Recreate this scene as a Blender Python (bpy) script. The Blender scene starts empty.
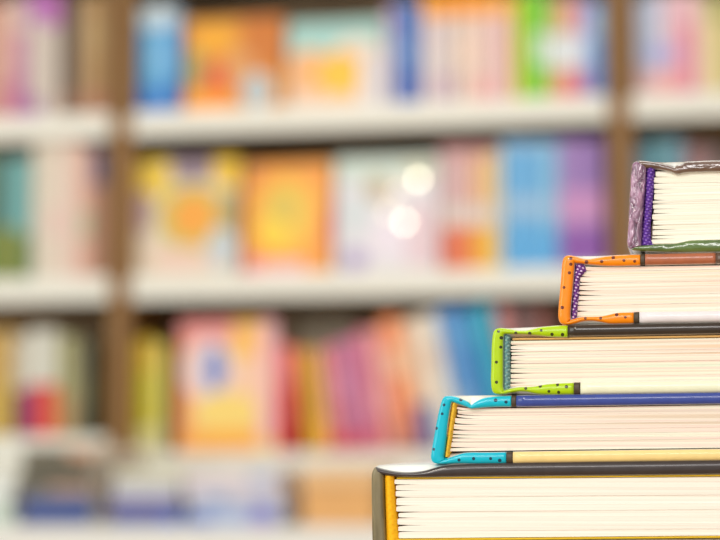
import bpy, bmesh, math, random
from mathutils import Vector, Matrix

random.seed(11)
scene = bpy.context.scene
COL = scene.collection
RAD = math.radians

# ------------------------------------------------------------------ camera
F_PX = 1700.0                     # 85 mm lens on a 36 mm wide sensor, 720 px wide frame
HEAD, PITCH, ROLL = RAD(9.0), math.atan(167 / F_PX), RAD(-0.30)
AIM = 3.13                        # metres from the lens to the bookcase front
FOCUS = 0.68                      # metres from the lens to the stack of books
FWD = Vector((-math.sin(HEAD), math.cos(HEAD), 0))
RIGHT = Vector((math.cos(HEAD), math.sin(HEAD), 0))
CAM_POS = -AIM * FWD + Vector((0, 0, 1.0))
CAM_ROT = Matrix.Rotation(HEAD, 3, 'Z') @ Matrix.Rotation(math.pi / 2 + PITCH, 3, 'X') @ Matrix.Rotation(ROLL, 3, 'Z')
cam_data = bpy.data.cameras.new('camera')
cam_data.sensor_width = 36.0
cam_data.lens = F_PX * 36.0 / 720.0
cam_data.clip_start = 0.02
cam_data.dof.use_dof = True
cam_data.dof.focus_distance = 0.683
cam_data.dof.aperture_fstop = 5.1
cam = bpy.data.objects.new('camera', cam_data)
cam.matrix_world = Matrix.Translation(CAM_POS) @ CAM_ROT.to_4x4()
COL.objects.link(cam)
scene.camera = cam

# ------------------------------------------------------------------ light and exposure
scene.view_settings.view_transform = 'Standard'
scene.view_settings.look = 'None'
scene.view_settings.gamma = 1.0
scene.view_settings.use_curve_mapping = False
scene.view_settings.exposure = 0.0
world = bpy.data.worlds.new('world')
scene.world = world
world.use_nodes = True
world.node_tree.nodes['Background'].inputs['Color'].default_value = (0.975, 1.0, 0.965, 1)
world.node_tree.nodes['Background'].inputs['Strength'].default_value = 0.55


def area(name, loc, target, sx, sy, watts, col=(1, 1, 1), disk=False):
    d = bpy.data.lights.new(name, 'AREA')
    d.shape = 'ELLIPSE' if disk else 'RECTANGLE'
    d.size, d.size_y, d.energy, d.color = sx, sy, watts, col
    o = bpy.data.objects.new(name, d)
    o.location = loc
    o.rotation_euler = (Vector(target) - Vector(loc)).to_track_quat('-Z', 'Y').to_euler()
    COL.objects.link(o)
    return o


# unseen lamp added in a cover's mirror direction so its mirror discs glint
GLINT_TILT = RAD(3.0)
_d = CAM_ROT @ Vector(((409 - 360) / F_PX, -(202 - 270) / F_PX, -1.0))
_p = CAM_POS + _d * ((0.025 - CAM_POS.y) / _d.y)
_n = Vector((0, -math.cos(GLINT_TILT), math.sin(GLINT_TILT)))
_in = (_p - CAM_POS).normalized()
_out = _in - 2 * _in.dot(_n) * _n
LAMP = _p + _out * 4.6
area('glint_lamp', LAMP, _p, 0.62, 0.62, 30, (1, 0.93, 0.80), True)
# unseen fill lights added: one behind left of the camera, two above the aisle
area('left_fill', (-3.2, -4.6, 2.1), (0.3, -1.2, 1.1), 2.6, 2.0, 52, (0.94, 1.0, 0.97))
area('top_fill', (0.6, -1.7, 3.1), (0.4, -1.9, 0.0), 1.6, 1.2, 20, (1, 0.985, 0.92))
area('top_fill', (-1.6, -1.6, 3.1), (-1.4, -1.0, 0.5), 1.2, 1.2, 11, (1, 0.985, 0.92))


# unseen key light added low behind the camera to brighten the stack
area('stack_key', (0.35, -4.9, 1.80), (0.25, -2.5, 0.95), 1.5, 0.5, 21, (1, 0.965, 0.96))


# ------------------------------------------------------------------ measuring helpers
def ray(px, py):
    return CAM_ROT @ Vector(((px - 360) / F_PX, -(py - 270) / F_PX, -1.0))


def at(px, py, dist=FOCUS):
    """point on the upright plane facing the camera at a horizontal distance"""
    d = ray(px, py)
    return CAM_POS + d * (dist / d.dot(FWD))


SROT = RAD(-2.0)                   # heading of the stack: the spines run away from the camera, unseen
FWD_S = Vector((-math.sin(SROT), math.cos(SROT), 0))
RIGHT_S = Vector((math.cos(SROT), math.sin(SROT), 0))


def at_stack(px, py):
    """point on the plane that holds the head ends of the stacked books"""
    d = ray(px, py)
    return CAM_POS + d * ((at(545, 400) - CAM_POS).dot(FWD_S) / d.dot(FWD_S))


def on_case(px, py, y=0.0):
    """point on the plane Y = y parallel to the bookcase front"""
    d = ray(px, py)
    return CAM_POS + d * ((y - CAM_POS.y) / d.y)


# ------------------------------------------------------------------ materials
def srgb(c):
    out = []
    for v in c[:3]:
        v = v / 255.0
        out.append(v / 12.92 if v <= 0.04045 else ((v + 0.055) / 1.055) ** 2.4)
    return (out[0], out[1], out[2], 1.0)


def new_mat(name, rough=0.5, spec=0.5, metal=0.0, coat=0.0):
    m = bpy.data.materials.new(name)
    m.use_nodes = True
    b = m.node_tree.nodes['Principled BSDF']
    b.inputs['Roughness'].default_value = rough
    b.inputs['Specular IOR Level'].default_value = spec
    b.inputs['Metallic'].default_value = metal
    b.inputs['Coat Weight'].default_value = coat
    b.inputs['Coat Roughness'].default_value = 0.06
    return m, m.node_tree, b


class G:
    """tiny node-graph helper"""

    def __init__(self, nt):
        self.nt = nt
        self.n = nt.nodes
        self.l = nt.links

    def put(self, sock, v):
        if isinstance(v, (int, float)):
            sock.default_value = v
        elif isinstance(v, tuple):
            sock.default_value = v
        else:
            self.l.new(v, sock)

    def math(self, op, a, b=0.0, c=None):
        n = self.n.new('ShaderNodeMath')
        n.operation = op
        self.put(n.inputs[0], a)
        self.put(n.inputs[1], b)
        if c is not None:
            self.put(n.inputs[2], c)
        return n.outputs[0]

    def mix(self, fac, a, b):
        n = self.n.new('ShaderNodeMix')
        n.data_type = 'RGBA'
        self.put(n.inputs[0], fac)
        self.put(n.inputs[6], a)
        self.put(n.inputs[7], b)
        return n.outputs[2]

    def obj(self):
        return self.n.new('ShaderNodeTexCoord').outputs['Object']

    def xyz(self, v):
        n = self.n.new('ShaderNodeSeparateXYZ')
        self.l.new(v, n.inputs[0])
        return n.outputs

    def mapping(self, v, scale):
        n = self.n.new('ShaderNodeMapping')
        self.l.new(v, n.inputs['Vector'])
        n.inputs['Scale'].default_value = scale
        return n.outputs[0]

    def noise(self, v, scale, detail=2.0, rough=0.5):
        n = self.n.new('ShaderNodeTexNoise')
        self.l.new(v, n.inputs['Vector'])
        n.inputs['Scale'].default_value = scale
        n.inputs['Detail'].default_value = detail
        n.inputs['Roughness'].default_value = rough
        return n.outputs['Fac']

    def ramp(self, fac, stops, interp='LINEAR'):
        n = self.n.new('ShaderNodeValToRGB')
        n.color_ramp.interpolation = interp
        e = n.color_ramp.elements
        while len(e) < len(stops):
            e.new(0.5)
        for i, (p, c) in enumerate(stops):
            e[i].position = p
            e[i].color = c
        self.l.new(fac, n.inputs[0])
        return n.outputs[0]

    def bump(self, h, strength, dist):
        n = self.n.new('ShaderNodeBump')
        n.inputs['Strength'].default_value = strength
        n.inputs['Distance'].default_value = dist
        self.l.new(h, n.inputs['Height'])
        return n.outputs[0]


def plain(name, c, rough=0.5, spec=0.5, grain=0.0, gscale=60.0, bump=0.0, coat=0.0):
    m, nt, b = new_mat(name, rough, spec, 0.0, coat)
    g = G(nt)
    base = srgb(c)
    if grain > 0 or bump > 0:
        f = g.noise(g.obj(), gscale, 3.0)
        if grain > 0:
            dark = tuple(x * (1 - grain) for x in base[:3]) + (1,)
            lite = tuple(min(1, x * (1 + grain * 0.6)) for x in base[:3]) + (1,)
            nt.links.new(g.ramp(f, [(0.3, dark), (0.7, lite)]), b.inputs['Base Color'])
        else:
            b.inputs['Base Color'].default_value = base
        if bump > 0:
            nt.links.new(g.bump(f, bump, 0.002), b.inputs['Normal'])
    else:
        b.inputs['Base Color'].default_value = base
    return m


def wood(name, c0, c1, axis=2, rough=0.45):
    m, nt, b = new_mat(name, rough, 0.4)
    g = G(nt)
    sc = [22.0, 22.0, 22.0]
    sc[axis] = 1.6
    f = g.noise(g.mapping(g.obj(), tuple(sc)), 1.0, 6.0, 0.6)
    nt.links.new(g.ramp(f, [(0.3, srgb(c0)), (0.7, srgb(c1))]), b.inputs['Base Color'])
    nt.links.new(g.bump(f, 0.12, 0.002), b.inputs['Normal'])
    return m


def paper_edges(name, tints, sig=0.0024, rough=0.75):
    """head edge of a page block: fine horizontal paper lines with slight tints between gatherings"""
    m, nt, b = new_mat(name, rough, 0.25)
    g = G(nt)
    o = g.obj()
    broad = g.noise(g.mapping(o, (1.6, 9.0, 420.0)), 1.0, 1.0)
    stops = [(0.34 + 0.32 * i / (len(tints) - 1), srgb(t)) for i, t in enumerate(tints)]
    colr = g.ramp(broad, stops)
    fine = g.noise(g.mapping(o, (3.0, 14.0, 2600.0)), 1.0, 2.0)
    line = g.math('MULTIPLY', g.math('LESS_THAN', fine, 0.40), 0.22)
    colr = g.mix(line, colr, srgb((196, 160, 128)))
    nt.links.new(colr, b.inputs['Base Color'])
    nt.links.new(g.bump(fine, 0.35, 0.0004), b.inputs['Normal'])
    return m


def vivid(c, k=1.10):
    l = 0.3 * c[0] + 0.59 * c[1] + 0.11 * c[2]
    return tuple(min(255, max(0, 0.96 * (l + (v - l) * k))) for v in c)


def art(name, base, blobs, rough=0.35, spec=0.5):
    """printed cover: each blob is (shape, centre x, centre z, half width, half height, colour), in metres"""
    m, nt, b = new_mat(name, rough, spec)
    g = G(nt)
    s = g.xyz(g.obj())
    base, blobs = vivid(base), [q[:5] + (vivid(q[5]),) for q in blobs]
    col = srgb(base)
    for (shape, cx, cz, rx, rz, c) in blobs:
        dx = g.math('DIVIDE', g.math('SUBTRACT', s[0], cx), rx)
        dz = g.math('DIVIDE', g.math('SUBTRACT', s[2], cz), rz)
        if shape == 'o':
            d = g.math('SQRT', g.math('ADD', g.math('MULTIPLY', dx, dx), g.math('MULTIPLY', dz, dz)))
        elif shape == 'f':      # flower: an ellipse with wavy rim
            d = g.math('SQRT', g.math('ADD', g.math('MULTIPLY', dx, dx), g.math('MULTIPLY', dz, dz)))
            ang = g.math('ARCTAN2', dz, dx)
            d = g.math('ADD', d, g.math('MULTIPLY', g.math('SINE', g.math('MULTIPLY', ang, 7.0)), 0.13))
        else:
            d = g.math('MAXIMUM', g.math('ABSOLUTE', dx), g.math('ABSOLUTE', dz))
        col = g.mix(g.math('LESS_THAN', d, 1.0), col, srgb(c))
    if isinstance(col, tuple):
        b.inputs['Base Color'].default_value = col
    else:
        nt.links.new(col, b.inputs['Base Color'])
    return m


# ------------------------------------------------------------------ mesh helpers
def link_mesh(name, bm, mat, parent=None, smooth=False, recalc=True):
    if recalc:
        bmesh.ops.recalc_face_normals(bm, faces=bm.faces[:])
    me = bpy.data.meshes.new(name)
    bm.to_mesh(me)
    bm.free()
    for p in me.polygons:
        p.use_smooth = smooth
    if mat:
        me.materials.append(mat)
    o = bpy.data.objects.new(name, me)
    COL.objects.link(o)
    if parent:
        o.parent = parent
    return o


def empty(name, loc, label, cat, group=None, rot=None):
    o = bpy.data.objects.new(name, None)
    o.empty_display_size = 0.05
    COL.objects.link(o)
    o.location = loc
    if rot is not None:
        o.rotation_euler = rot
    tag(o, label, cat, group)
    return o


def tag(o, label, cat, group=None):
    o['label'] = label
    o['category'] = cat
    if group:
        o['group'] = group


def box(bm, x0, x1, y0, y1, z0, z1, bev=0.0, seg=2):
    vs = [bm.verts.new((x, y, z)) for x in (x0, x1) for y in (y0, y1) for z in (z0, z1)]
    fs = [(0, 1, 3, 2), (4, 6, 7, 5), (0, 4, 5, 1), (2, 3, 7, 6), (0, 2, 6, 4), (1, 5, 7, 3)]
    faces = [bm.faces.new([vs[i] for i in f]) for f in fs]
    if bev > 0:
        es = set()
        for f in faces:
            es.update(f.edges)
        bmesh.ops.bevel(bm, geom=list(es), offset=bev, segments=seg, affect='EDGES', profile=0.5)
    return vs


def box_obj(name, dims, mat, parent=None, bev=0.002):
    bm = bmesh.new()
    box(bm, *dims, bev=bev)
    return link_mesh(name, bm, mat, parent)


def structure(name, dims, mat):
    o = box_obj(name, dims, mat, None, 0.0)
    o['kind'] = 'structure'
    return o


# ------------------------------------------------------------------ the room
M_FLOOR = wood('floor_boards', (150, 118, 84), (184, 150, 112), 1, 0.5)
M_WALL = plain('wall_paint', (226, 220, 206), 0.85, 0.3, 0.03, 8.0)
structure('floor', (-4.2, 4.2, -6.0, 0.46, -0.06, 0.0), M_FLOOR)
structure('wall_back', (-4.2, 4.2, 0.40, 0.46, 0.0, 3.3), M_WALL)
structure('baseboard_back', (-4.2, 4.2, 0.385, 0.40, 0.0, 0.09), plain('skirting', (238, 234, 224), 0.5))

# ------------------------------------------------------------------ bookcases
M_OAK = wood('walnut_brown', (114, 78, 34), (158, 112, 54), 2, 0.4)
M_OAKH = wood('walnut_back', (150, 124, 92), (182, 156, 120), 2, 0.6)
M_SHELF = plain('shelf_white', (232, 228, 216), 0.4, 0.5, 0.02, 20)
M_SHELFU = wood('shelf_board', (170, 146, 110), (196, 172, 136), 0, 0.5)

BAY_L, BAY_R = on_case(121, 200).x, on_case(620, 130).x     # the two uprights in view
W_BAY = BAY_R - BAY_L
CASE_D = 0.30
Z_SHELF = {0: on_case(370, -60).z, 1: on_case(370, 104).z, 2: on_case(370, 271).z, 3: on_case(370, 451).z}
RAIL = 0.048


def bookcase(x0, x1, label, raise3=0.0):
    c = empty('bookcase', ((x0 + x1) / 2, CASE_D / 2, 0), label, 'bookcase', 'bookcases along the wall')
    ox, oy = (x0 + x1) / 2, CASE_D / 2
    zt = Z_SHELF[0]
    for xa in (x0 + 0.0004, x1 - 0.0204):
        box_obj('side_panel', (xa - ox, xa + 0.020 - ox, -oy - 0.004, oy, 0, zt), M_OAK, c, 0.0015)
    box_obj('back_panel', (x0 + 0.021 - ox, x1 - 0.021 - ox, oy - 0.012, oy - 0.002, 0.05, zt), M_OAKH, c, 0)
    box_obj('top_panel', (x0 + 0.0004 - ox, x1 - 0.0004 - ox, -oy - 0.012, oy, zt + 0.0004, zt + 0.028), M_OAK, c, 0.002)
    box_obj('cornice', (x0 + 0.021 - ox, x1 - 0.021 - ox, -oy, -oy + 0.02, zt - 0.040, zt), M_OAK, c, 0.002)
    box_obj('plinth', (x0 + 0.021 - ox, x1 - 0.021 - ox, -oy + 0.03, -oy + 0.048, 0, 0.08), M_OAK, c, 0.001)
    box_obj('lower_panel', (x0 + 0.021 - ox, x1 - 0.021 - ox, -oy + 0.004, -oy + 0.02, 0.09, Z_SHELF[3] + raise3 - RAIL - 0.002),
            M_SHELF, c, 0.001)
    for k in (1, 2, 3):
        z = Z_SHELF[k] + (raise3 if k == 3 else 0)
        s = box_obj('shelf', (x0 + 0.021 - ox, x1 - 0.021 - ox, -oy + 0.012, oy - 0.013, z - 0.022, z - 0.0005), M_SHELFU, c, 0.001)
        box_obj('shelf_edge', (x0 + 0.021 - ox, x1 - 0.021 - ox, -oy - 0.004, -oy + 0.0115, z - RAIL, z), M_SHELF, s, 0.003)
    return c


bookcase(BAY_L, BAY_R, 'brown bookcase with white shelf edges in the middle, face-out orange covers on its shelves')
bookcase(BAY_L - W_BAY, BAY_L, 'brown bookcase at the far left, cut by the left edge of the photo', 0.030)
bookcase(BAY_R, BAY_R + W_BAY, 'brown bookcase at the far right, mostly behind the near stack of books')

# ------------------------------------------------------------------ books on the shelves
M_PAGES = paper_edges('shelf_book_paper', [(236, 226, 204), (246, 240, 226), (232, 220, 200)])


def cover_shell(bm, w, d, h, t, spine_front):
    """hard cover; spine_front: C open to the back (spine faces the room), else C open to the right"""
    if spine_front:
        prof = []
        n = 6
        for i in range(n + 1):             # rounded spine
            a = math.pi * i / n
            prof.append((w / 2 - w / 2 * math.cos(a), 0.004 - 0.004 * math.sin(a)))
        outer = [(0, d)] + prof + [(w, d)]
        inner = [(t, d), (t, 0.007), (w - t, 0.007), (w - t, d)]
        loop = outer + inner[::-1]
    else:
        outer = [(w, 0), (0.003, 0), (0, 0.003), (0, d - 0.003), (0.003, d), (w, d)]
        inner = [(w, t), (t, t), (t, d - t), (w, d - t)]
        loop = outer + inner[::-1]
    lo = [bm.verts.new((x, y, 0)) for x, y in loop]
    hi = [bm.verts.new((x, y, h)) for x, y in loop]
    n = len(loop)
    for i in range(n):
        j = (i + 1) % n
        bm.faces.new((lo[i], lo[j], hi[j], hi[i]))
    bm.faces.new(lo[::-1])
    bm.faces.new(hi)


def shelf_book(x, z, w, h, d, mat, label, group, y=0.012, lean=0.0, tilt=0.0, face=False):
    """a standing book; x, z is its bottom left front corner, lean turns its top to the left"""
    o = empty('book', (x, y, z + 0.0006), label, 'book', group, (-tilt, -lean, 0))
    bm = bmesh.new()
    t = 0.0025
    cover_shell(bm, w, d, h, t, not face)
    link_mesh('cover', bm, mat, o)
    if face:
        box_obj('page_block', (t + 0.0005, w - 0.004, t + 0.0003, d - t - 0.0003, 0.003, h - 0.003), M_PAGES, o, 0)
    else:
        box_obj('page_block', (t + 0.0003, w - t - 0.0003, 0.0075, d - 0.004, 0.003, h - 0.003), M_PAGES, o, 0)
    return o


def spine_row(shelf_k, specs, group, dz=0.0, y=0.012):
    """specs: (left px, right px, top px, colour, [(low fraction, high fraction, colour)...], label)"""
    z = Z_SHELF[shelf_k] + dz
    for (xa, xb, yt, c, bands, label) in specs:
        ym = {1: 60, 2: 215, 3: 390}[shelf_k]
        xl, xr = on_case(xa, ym, y).x, on_case(xb, ym, y).x
        h = on_case((xa + xb) / 2, yt, y).z - z
        w = xr - xl - 0.0012
        bl = [('r', w / 2, h * (a + b) / 2, 1.0, h * (b - a) / 2, cc) for (a, b, cc) in bands]
        m = art('spine_print', c, bl, 0.38)
        shelf_book(xl, z, w, h, 0.17 + 0.02 * random.random(), m, label, group, y)


def face_book(shelf_k, xa, xb, yt, base, blobs, label, group, y=0.02, tilt=RAD(3.0), d=0.016, rough=0.33):
    z = Z_SHELF[shelf_k]
    ym = {1: 60, 2: 215, 3: 390}[shelf_k]
    xl, xr = on_case(xa, ym, y).x, on_case(xb, ym, y).x
    h = on_case((xa + xb) / 2, yt, y).z - z
    w = xr - xl - 0.002
    bl = [(s, cx * w, cz * h, rx * w, rz * h, c) for (s, cx, cz, rx, rz, c) in blobs]
    m = art('cover_print', base, bl, rough)
    return shelf_book(xl, z, w, h, d, m, label, group, y, 0.0, tilt, True), w, h


GU, GM, GL = 'books on the upper shelf', 'books on the middle shelf', 'books on the lower shelf'
# upper shelf, middle bookcase
spine_row(1, [
    (139, 151, 8, (84, 160, 212), [(0.80, 1.0, (196, 214, 226)), (0.0, 0.25, (40, 120, 200))],
     'first of three blue spines beside the left brown upright, upper shelf'),
    (151, 166, 4, (118, 184, 222), [(0.78, 1.0, (214, 226, 232)), (0.42, 0.6, (150, 204, 236)), (0.0, 0.22, (48, 132, 208))],
     'palest and middle of three blue spines, upper shelf at the left'),
    (166, 180, 8, (84, 160, 220), [(0.82, 1.0, (186, 206, 224)), (0.0, 0.3, (44, 118, 196))],
     'blue spine just left of the face-out orange cover, upper shelf'),
], GU)
face_book(1, 183, 284, 17, (224, 152, 52), [
    ('r', 0.80, 0.72, 0.22, 0.30, (206, 120, 30)), ('o', 0.30, 0.78, 0.22, 0.16, (244, 174, 30)),
    ('o', 0.10, 0.45, 0.14, 0.22, (176, 160, 92)), ('f', 0.36, 0.30, 0.17, 0.26, (222, 92, 28)),
    ('o', 0.56, 0.45, 0.16, 0.22, (222, 158, 96)), ('r', 0.22, 0.10, 0.24, 0.11, (255, 166, 10)),
    ('o', 0.74, 0.20, 0.15, 0.20, (188, 200, 206))],
    'face-out orange picture book with a red figure, upper shelf', GU)
face_book(1, 287, 384, 20, (244, 210, 184), [
    ('r', 0.5, 0.82, 0.5, 0.19, (172, 212, 206)), ('o', 0.72, 0.62, 0.26, 0.18, (238, 222, 204)),
    ('o', 0.22, 0.42, 0.20, 0.26, (250, 186, 128)), ('f', 0.55, 0.38, 0.26, 0.26, (250, 190, 70)),
    ('o', 0.55, 0.36, 0.13, 0.15, (252, 204, 24)), ('r', 0.88, 0.3, 0.12, 0.3, (232, 222, 222))],
    'face-out peach picture book with pale mint top, upper shelf', GU)
spine_row(1, [
    (386, 396, 6, (214, 206, 226), [(0.7, 1.0, (206, 176, 204))], 'pale lilac spine right of the peach and mint cover'),
    (396, 408, 2, (72, 118, 188), [(0.0, 0.2, (60, 100, 180)), (0.45, 0.6, (120, 160, 214))],
     'left one of the two blue spines at the centre of the upper shelf'),
    (408, 420, 2, (86, 132, 200), [(0.0, 0.3, (70, 108, 190))],
     'right one of the two blue spines at the centre of the upper shelf'),
    (422, 438, -6, (234, 214, 214), [(0.78, 1.0, (250, 170, 50)), (0.3, 0.5, (238, 226, 224))],
     'pale pink spine with an orange top, beside the central blue spines'),
    (438, 455, -6, (224, 208, 206), [(0.78, 1.0, (255, 166, 36)), (0.0, 0.25, (206, 180, 196))],
     'mauve spine with an orange top, upper shelf'),
    (456, 474, -8, (240, 214, 198), [(0.78, 1.0, (255, 164, 34)), (0.3, 0.6, (252, 224, 204))],
     'peach spine with an orange top, upper shelf'),
    (474, 493, -8, (238, 206, 196), [(0.78, 1.0, (252, 168, 56)), (0.0, 0.2, (244, 182, 180))],
     'salmon pink spine with an orange top, upper shelf'),
    (493, 512, -6, (236, 196, 194), [(0.80, 1.0, (252, 182, 90))],
     'rose spine with an orange top, left of the yellow spine'),
    (513, 522, -4, (240, 214, 70), [], 'narrow yellow spine left of the bright green spines'),
    (522, 534, -8, (124, 212, 40), [(0.0, 0.2, (146, 214, 66))], 'left one of the two bright green spines'),
    (534, 547, -8, (136, 214, 60), [(0.32, 0.62, (222, 240, 214))], 'right one of the two bright green spines, pale patch halfway'),
    (548, 560, 0, (206, 200, 130), [(0.30, 0.64, (236, 242, 238)), (0.0, 0.22, (240, 190, 130))],
     'khaki spine with a white patch, right of the green spines'),
    (560, 575, -2, (236, 172, 140), [(0.30, 0.66, (238, 240, 244)), (0.0, 0.22, (232, 120, 130))],
     'orange-pink spine with a white patch and red foot'),
    (575, 588, -2, (206, 158, 196), [(0.30, 0.62, (226, 228, 240)), (0.0, 0.2, (212, 130, 160))],
     'mauve spine between the orange-pink and the blue spine'),
    (588, 604, 0, (118, 164, 220), [(0.6, 0.9, (158, 196, 232)), (0.0, 0.3, (96, 140, 206))],
     'blue spine touching the right brown upright, upper shelf'),
], GU)

# middle shelf, middle bookcase
face_book(2, 135, 239, 158, (232, 214, 190), [
    ('o', 0.16, 0.84, 0.18, 0.20, (240, 204, 66)), ('o', 0.90, 0.90, 0.18, 0.16, (244, 200, 40)),
    ('r', 0.55, 0.90, 0.20, 0.10, (150, 128, 142)), ('o', 0.55, 0.50, 0.34, 0.28, (206, 190, 96)),
    ('f', 0.56, 0.50, 0.22, 0.20, (244, 168, 52)), ('o', 0.92, 0.52, 0.10, 0.22, (176, 158, 112)),
    ('o', 0.08, 0.55, 0.10, 0.18, (190, 160, 160)), ('o', 0.84, 0.22, 0.14, 0.18, (200, 208, 214)),
    ('o', 0.45, 0.14, 0.30, 0.10, (240, 206, 190))],
    'face-out cream picture book with an orange flower, middle shelf', GM)
face_book(2, 243, 331, 162, (244, 158, 34), [
    ('o', 0.5, 0.52, 0.34, 0.34, (244, 194, 52)), ('o', 0.46, 0.58, 0.20, 0.18, (222, 192, 74)),
    ('o', 0.34, 0.36, 0.18, 0.14, (252, 214, 40)), ('r', 0.45, 0.05, 0.26, 0.06, (246, 190, 190)),
    ('r', 0.97, 0.42, 0.05, 0.18, (236, 96, 50)), ('r', 0.06, 0.06, 0.10, 0.10, (238, 140, 150)),
    ('o', 0.1, 0.9, 0.1, 0.1, (214, 136, 60))],
    'face-out orange picture book with a yellow centre, middle shelf', GM)
glint_book, sw, sh = face_book(2, 334, 439, 156, (226, 220, 226), [
    ('r', 0.5, 0.90, 0.5, 0.11, (206, 220, 210)), ('o', 0.42, 0.72, 0.12, 0.12, (190, 172, 140)),
    ('o', 0.80, 0.86, 0.16, 0.10, (214, 214, 190)), ('o', 0.55, 0.30, 0.22, 0.18, (236, 224, 236)),
    ('o', 0.20, 0.10, 0.12, 0.10, (170, 152, 196)), ('o', 0.20, 0.50, 0.14, 0.2, (212, 218, 222)),
    ('r', 0.84, 0.30, 0.14, 0.26, (226, 198, 206))],
    'face-out pale lilac picture book with mirror discs added for glints, middle shelf', GM, tilt=GLINT_TILT)
M_GLINT, _nt, _b = new_mat('glint_disc', 0.02, 0.5, 1.0)  # small mirror discs added to the cover to make blurred glints
_b.inputs['Base Color'].default_value = (0.22, 0.21, 0.18, 1)
M_GLINT2, _nt, _b = new_mat('glint_disc_dull', 0.02, 0.5, 1.0)
_b.inputs['Base Color'].default_value = (0.10, 0.09, 0.07, 1)
bpy.context.view_layer.update()
for (px, py, r, m) in ((418, 179, 0.0062, M_GLINT), (404.5, 222, 0.0062, M_GLINT), (396, 191, 0.0054, M_GLINT2), (387, 213, 0.0050, M_GLINT2)):
    p = on_case(px, py, 0.025)
    loc = glint_book.matrix_world.inverted() @ p
    bm = bmesh.new()
    bmesh.ops.create_cone(bm, cap_ends=True, segments=28, radius1=r, radius2=r, depth=0.0005)
    bmesh.ops.rotate(bm, verts=bm.verts, cent=(0, 0, 0), matrix=Matrix.Rotation(math.pi / 2, 3, 'X'))
    s = link_mesh('glint_disc', bm, m, glint_book)
    s.location = (loc.x, -0.0004, loc.z)

pk = [((222, 186, 190), (232, 124, 100), 'leftmost pink spine with a coral foot, right of the pale lilac cover'),
      ((232, 194, 190), (240, 134, 92), 'second pink spine with a coral foot, middle shelf'),
      ((230, 186, 182), (240, 140, 84), 'third pink spine with a coral foot, middle shelf'),
      ((244, 192, 140), (252, 190, 62), 'peach orange spine with a golden foot, middle shelf'),
      ((246, 212, 150), (252, 206, 84), 'sand yellow spine with a golden foot, left of the cream spine')]
sp = []
for i, (c, f, lab) in enumerate(pk):
    sp.append((441 + i * 11, 452 + i * 11, 146 + (i % 2), c, [(0.0, 0.34, f), (0.36, 0.52, (238, 222, 214)), (0.92, 1.0, (214, 160, 160))], lab))
sp.append((496, 502, 148, (238, 230, 202), [], 'narrow cream spine left of the light blue set'))
bl = [((122, 186, 232), 'first light blue spine of the set, beside the cream spine'),
      ((112, 180, 230), 'second light blue spine of the set, middle shelf'),
      ((120, 184, 228), 'third light blue spine of the set, middle shelf'),
      ((146, 196, 230), 'fourth and palest light blue spine, left of the violet set')]
for i, (c, lab) in enumerate(bl):
    sp.append((503 + i * 14, 517 + i * 14, 140 + (i % 2), c, [(0.40, 0.56, (168, 202, 232)), (0.0, 0.30, (104, 180, 232)), (0.93, 1.0, (160, 196, 226))], lab))
vi = [((170, 140, 198), 'left of the three violet spines with a pink band'),
      ((164, 128, 192), 'middle of the three violet spines with a pink band'),
      ((156, 122, 186), 'right of the three violet spines, against the brown upright')]
for i, (c, lab) in enumerate(vi):
    sp.append((560 + i * 14.8, 574.4 + i * 14.8, 139 + (i % 2), c, [(0.34, 0.60, (214, 156, 206)), (0.0, 0.30, (150, 92, 178))], lab))
spine_row(2, sp, GM)

# lower shelf, middle bookcase
spine_row(3, [
    (134, 142, 340, (206, 172, 30), [(0.0, 0.2, (222, 206, 140))], 'mustard spine first from the left upright, lower shelf'),
    (142, 153, 338, (196, 192, 30), [(0.0, 0.2, (226, 220, 160)), (0.7, 1.0, (216, 176, 34))], 'lime yellow spine beside the mustard one, lower shelf'),
    (153, 165, 344, (222, 208, 112), [(0.0, 0.25, (220, 210, 150))], 'pale yellow spine left of a dark gap, lower shelf'),
], GL)
face_book(3, 177, 276, 320, (248, 210, 140), [
    ('r', 0.05, 0.5, 0.09, 0.5, (244, 150, 96)), ('r', 0.30, 0.92, 0.30, 0.09, (238, 150, 146)),
    ('o', 0.30, 0.62, 0.26, 0.24, (240, 216, 214)), ('r', 0.72, 0.86, 0.16, 0.15, (252, 194, 98)),
    ('r', 0.92, 0.55, 0.09, 0.46, (246, 188, 190)), ('o', 0.72, 0.52, 0.18, 0.20, (250, 206, 176)),
    ('o', 0.38, 0.63, 0.11, 0.17, (112, 136, 200)), ('o', 0.50, 0.30, 0.34, 0.15, (254, 220, 124)),
    ('r', 0.45, 0.07, 0.38, 0.08, (252, 176, 56))],
    'face-out yellow and pink picture book with a blue figure, lower shelf', GL)
spine_row(3, [(278, 294, 346, (226, 84, 78), [(0.6, 1.0, (238, 120, 118)), (0.0, 0.2, (214, 50, 44))],
               'upright red spine right of the yellow and pink cover')], GL)
face_book(3, 296, 356, 312, (190, 176, 148), [('r', 0.5, 0.9, 0.5, 0.03, (160, 146, 118))],
          'tall tan book set back in shade behind the leaning yellow spines', GL, 0.225, RAD(2.0))
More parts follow.
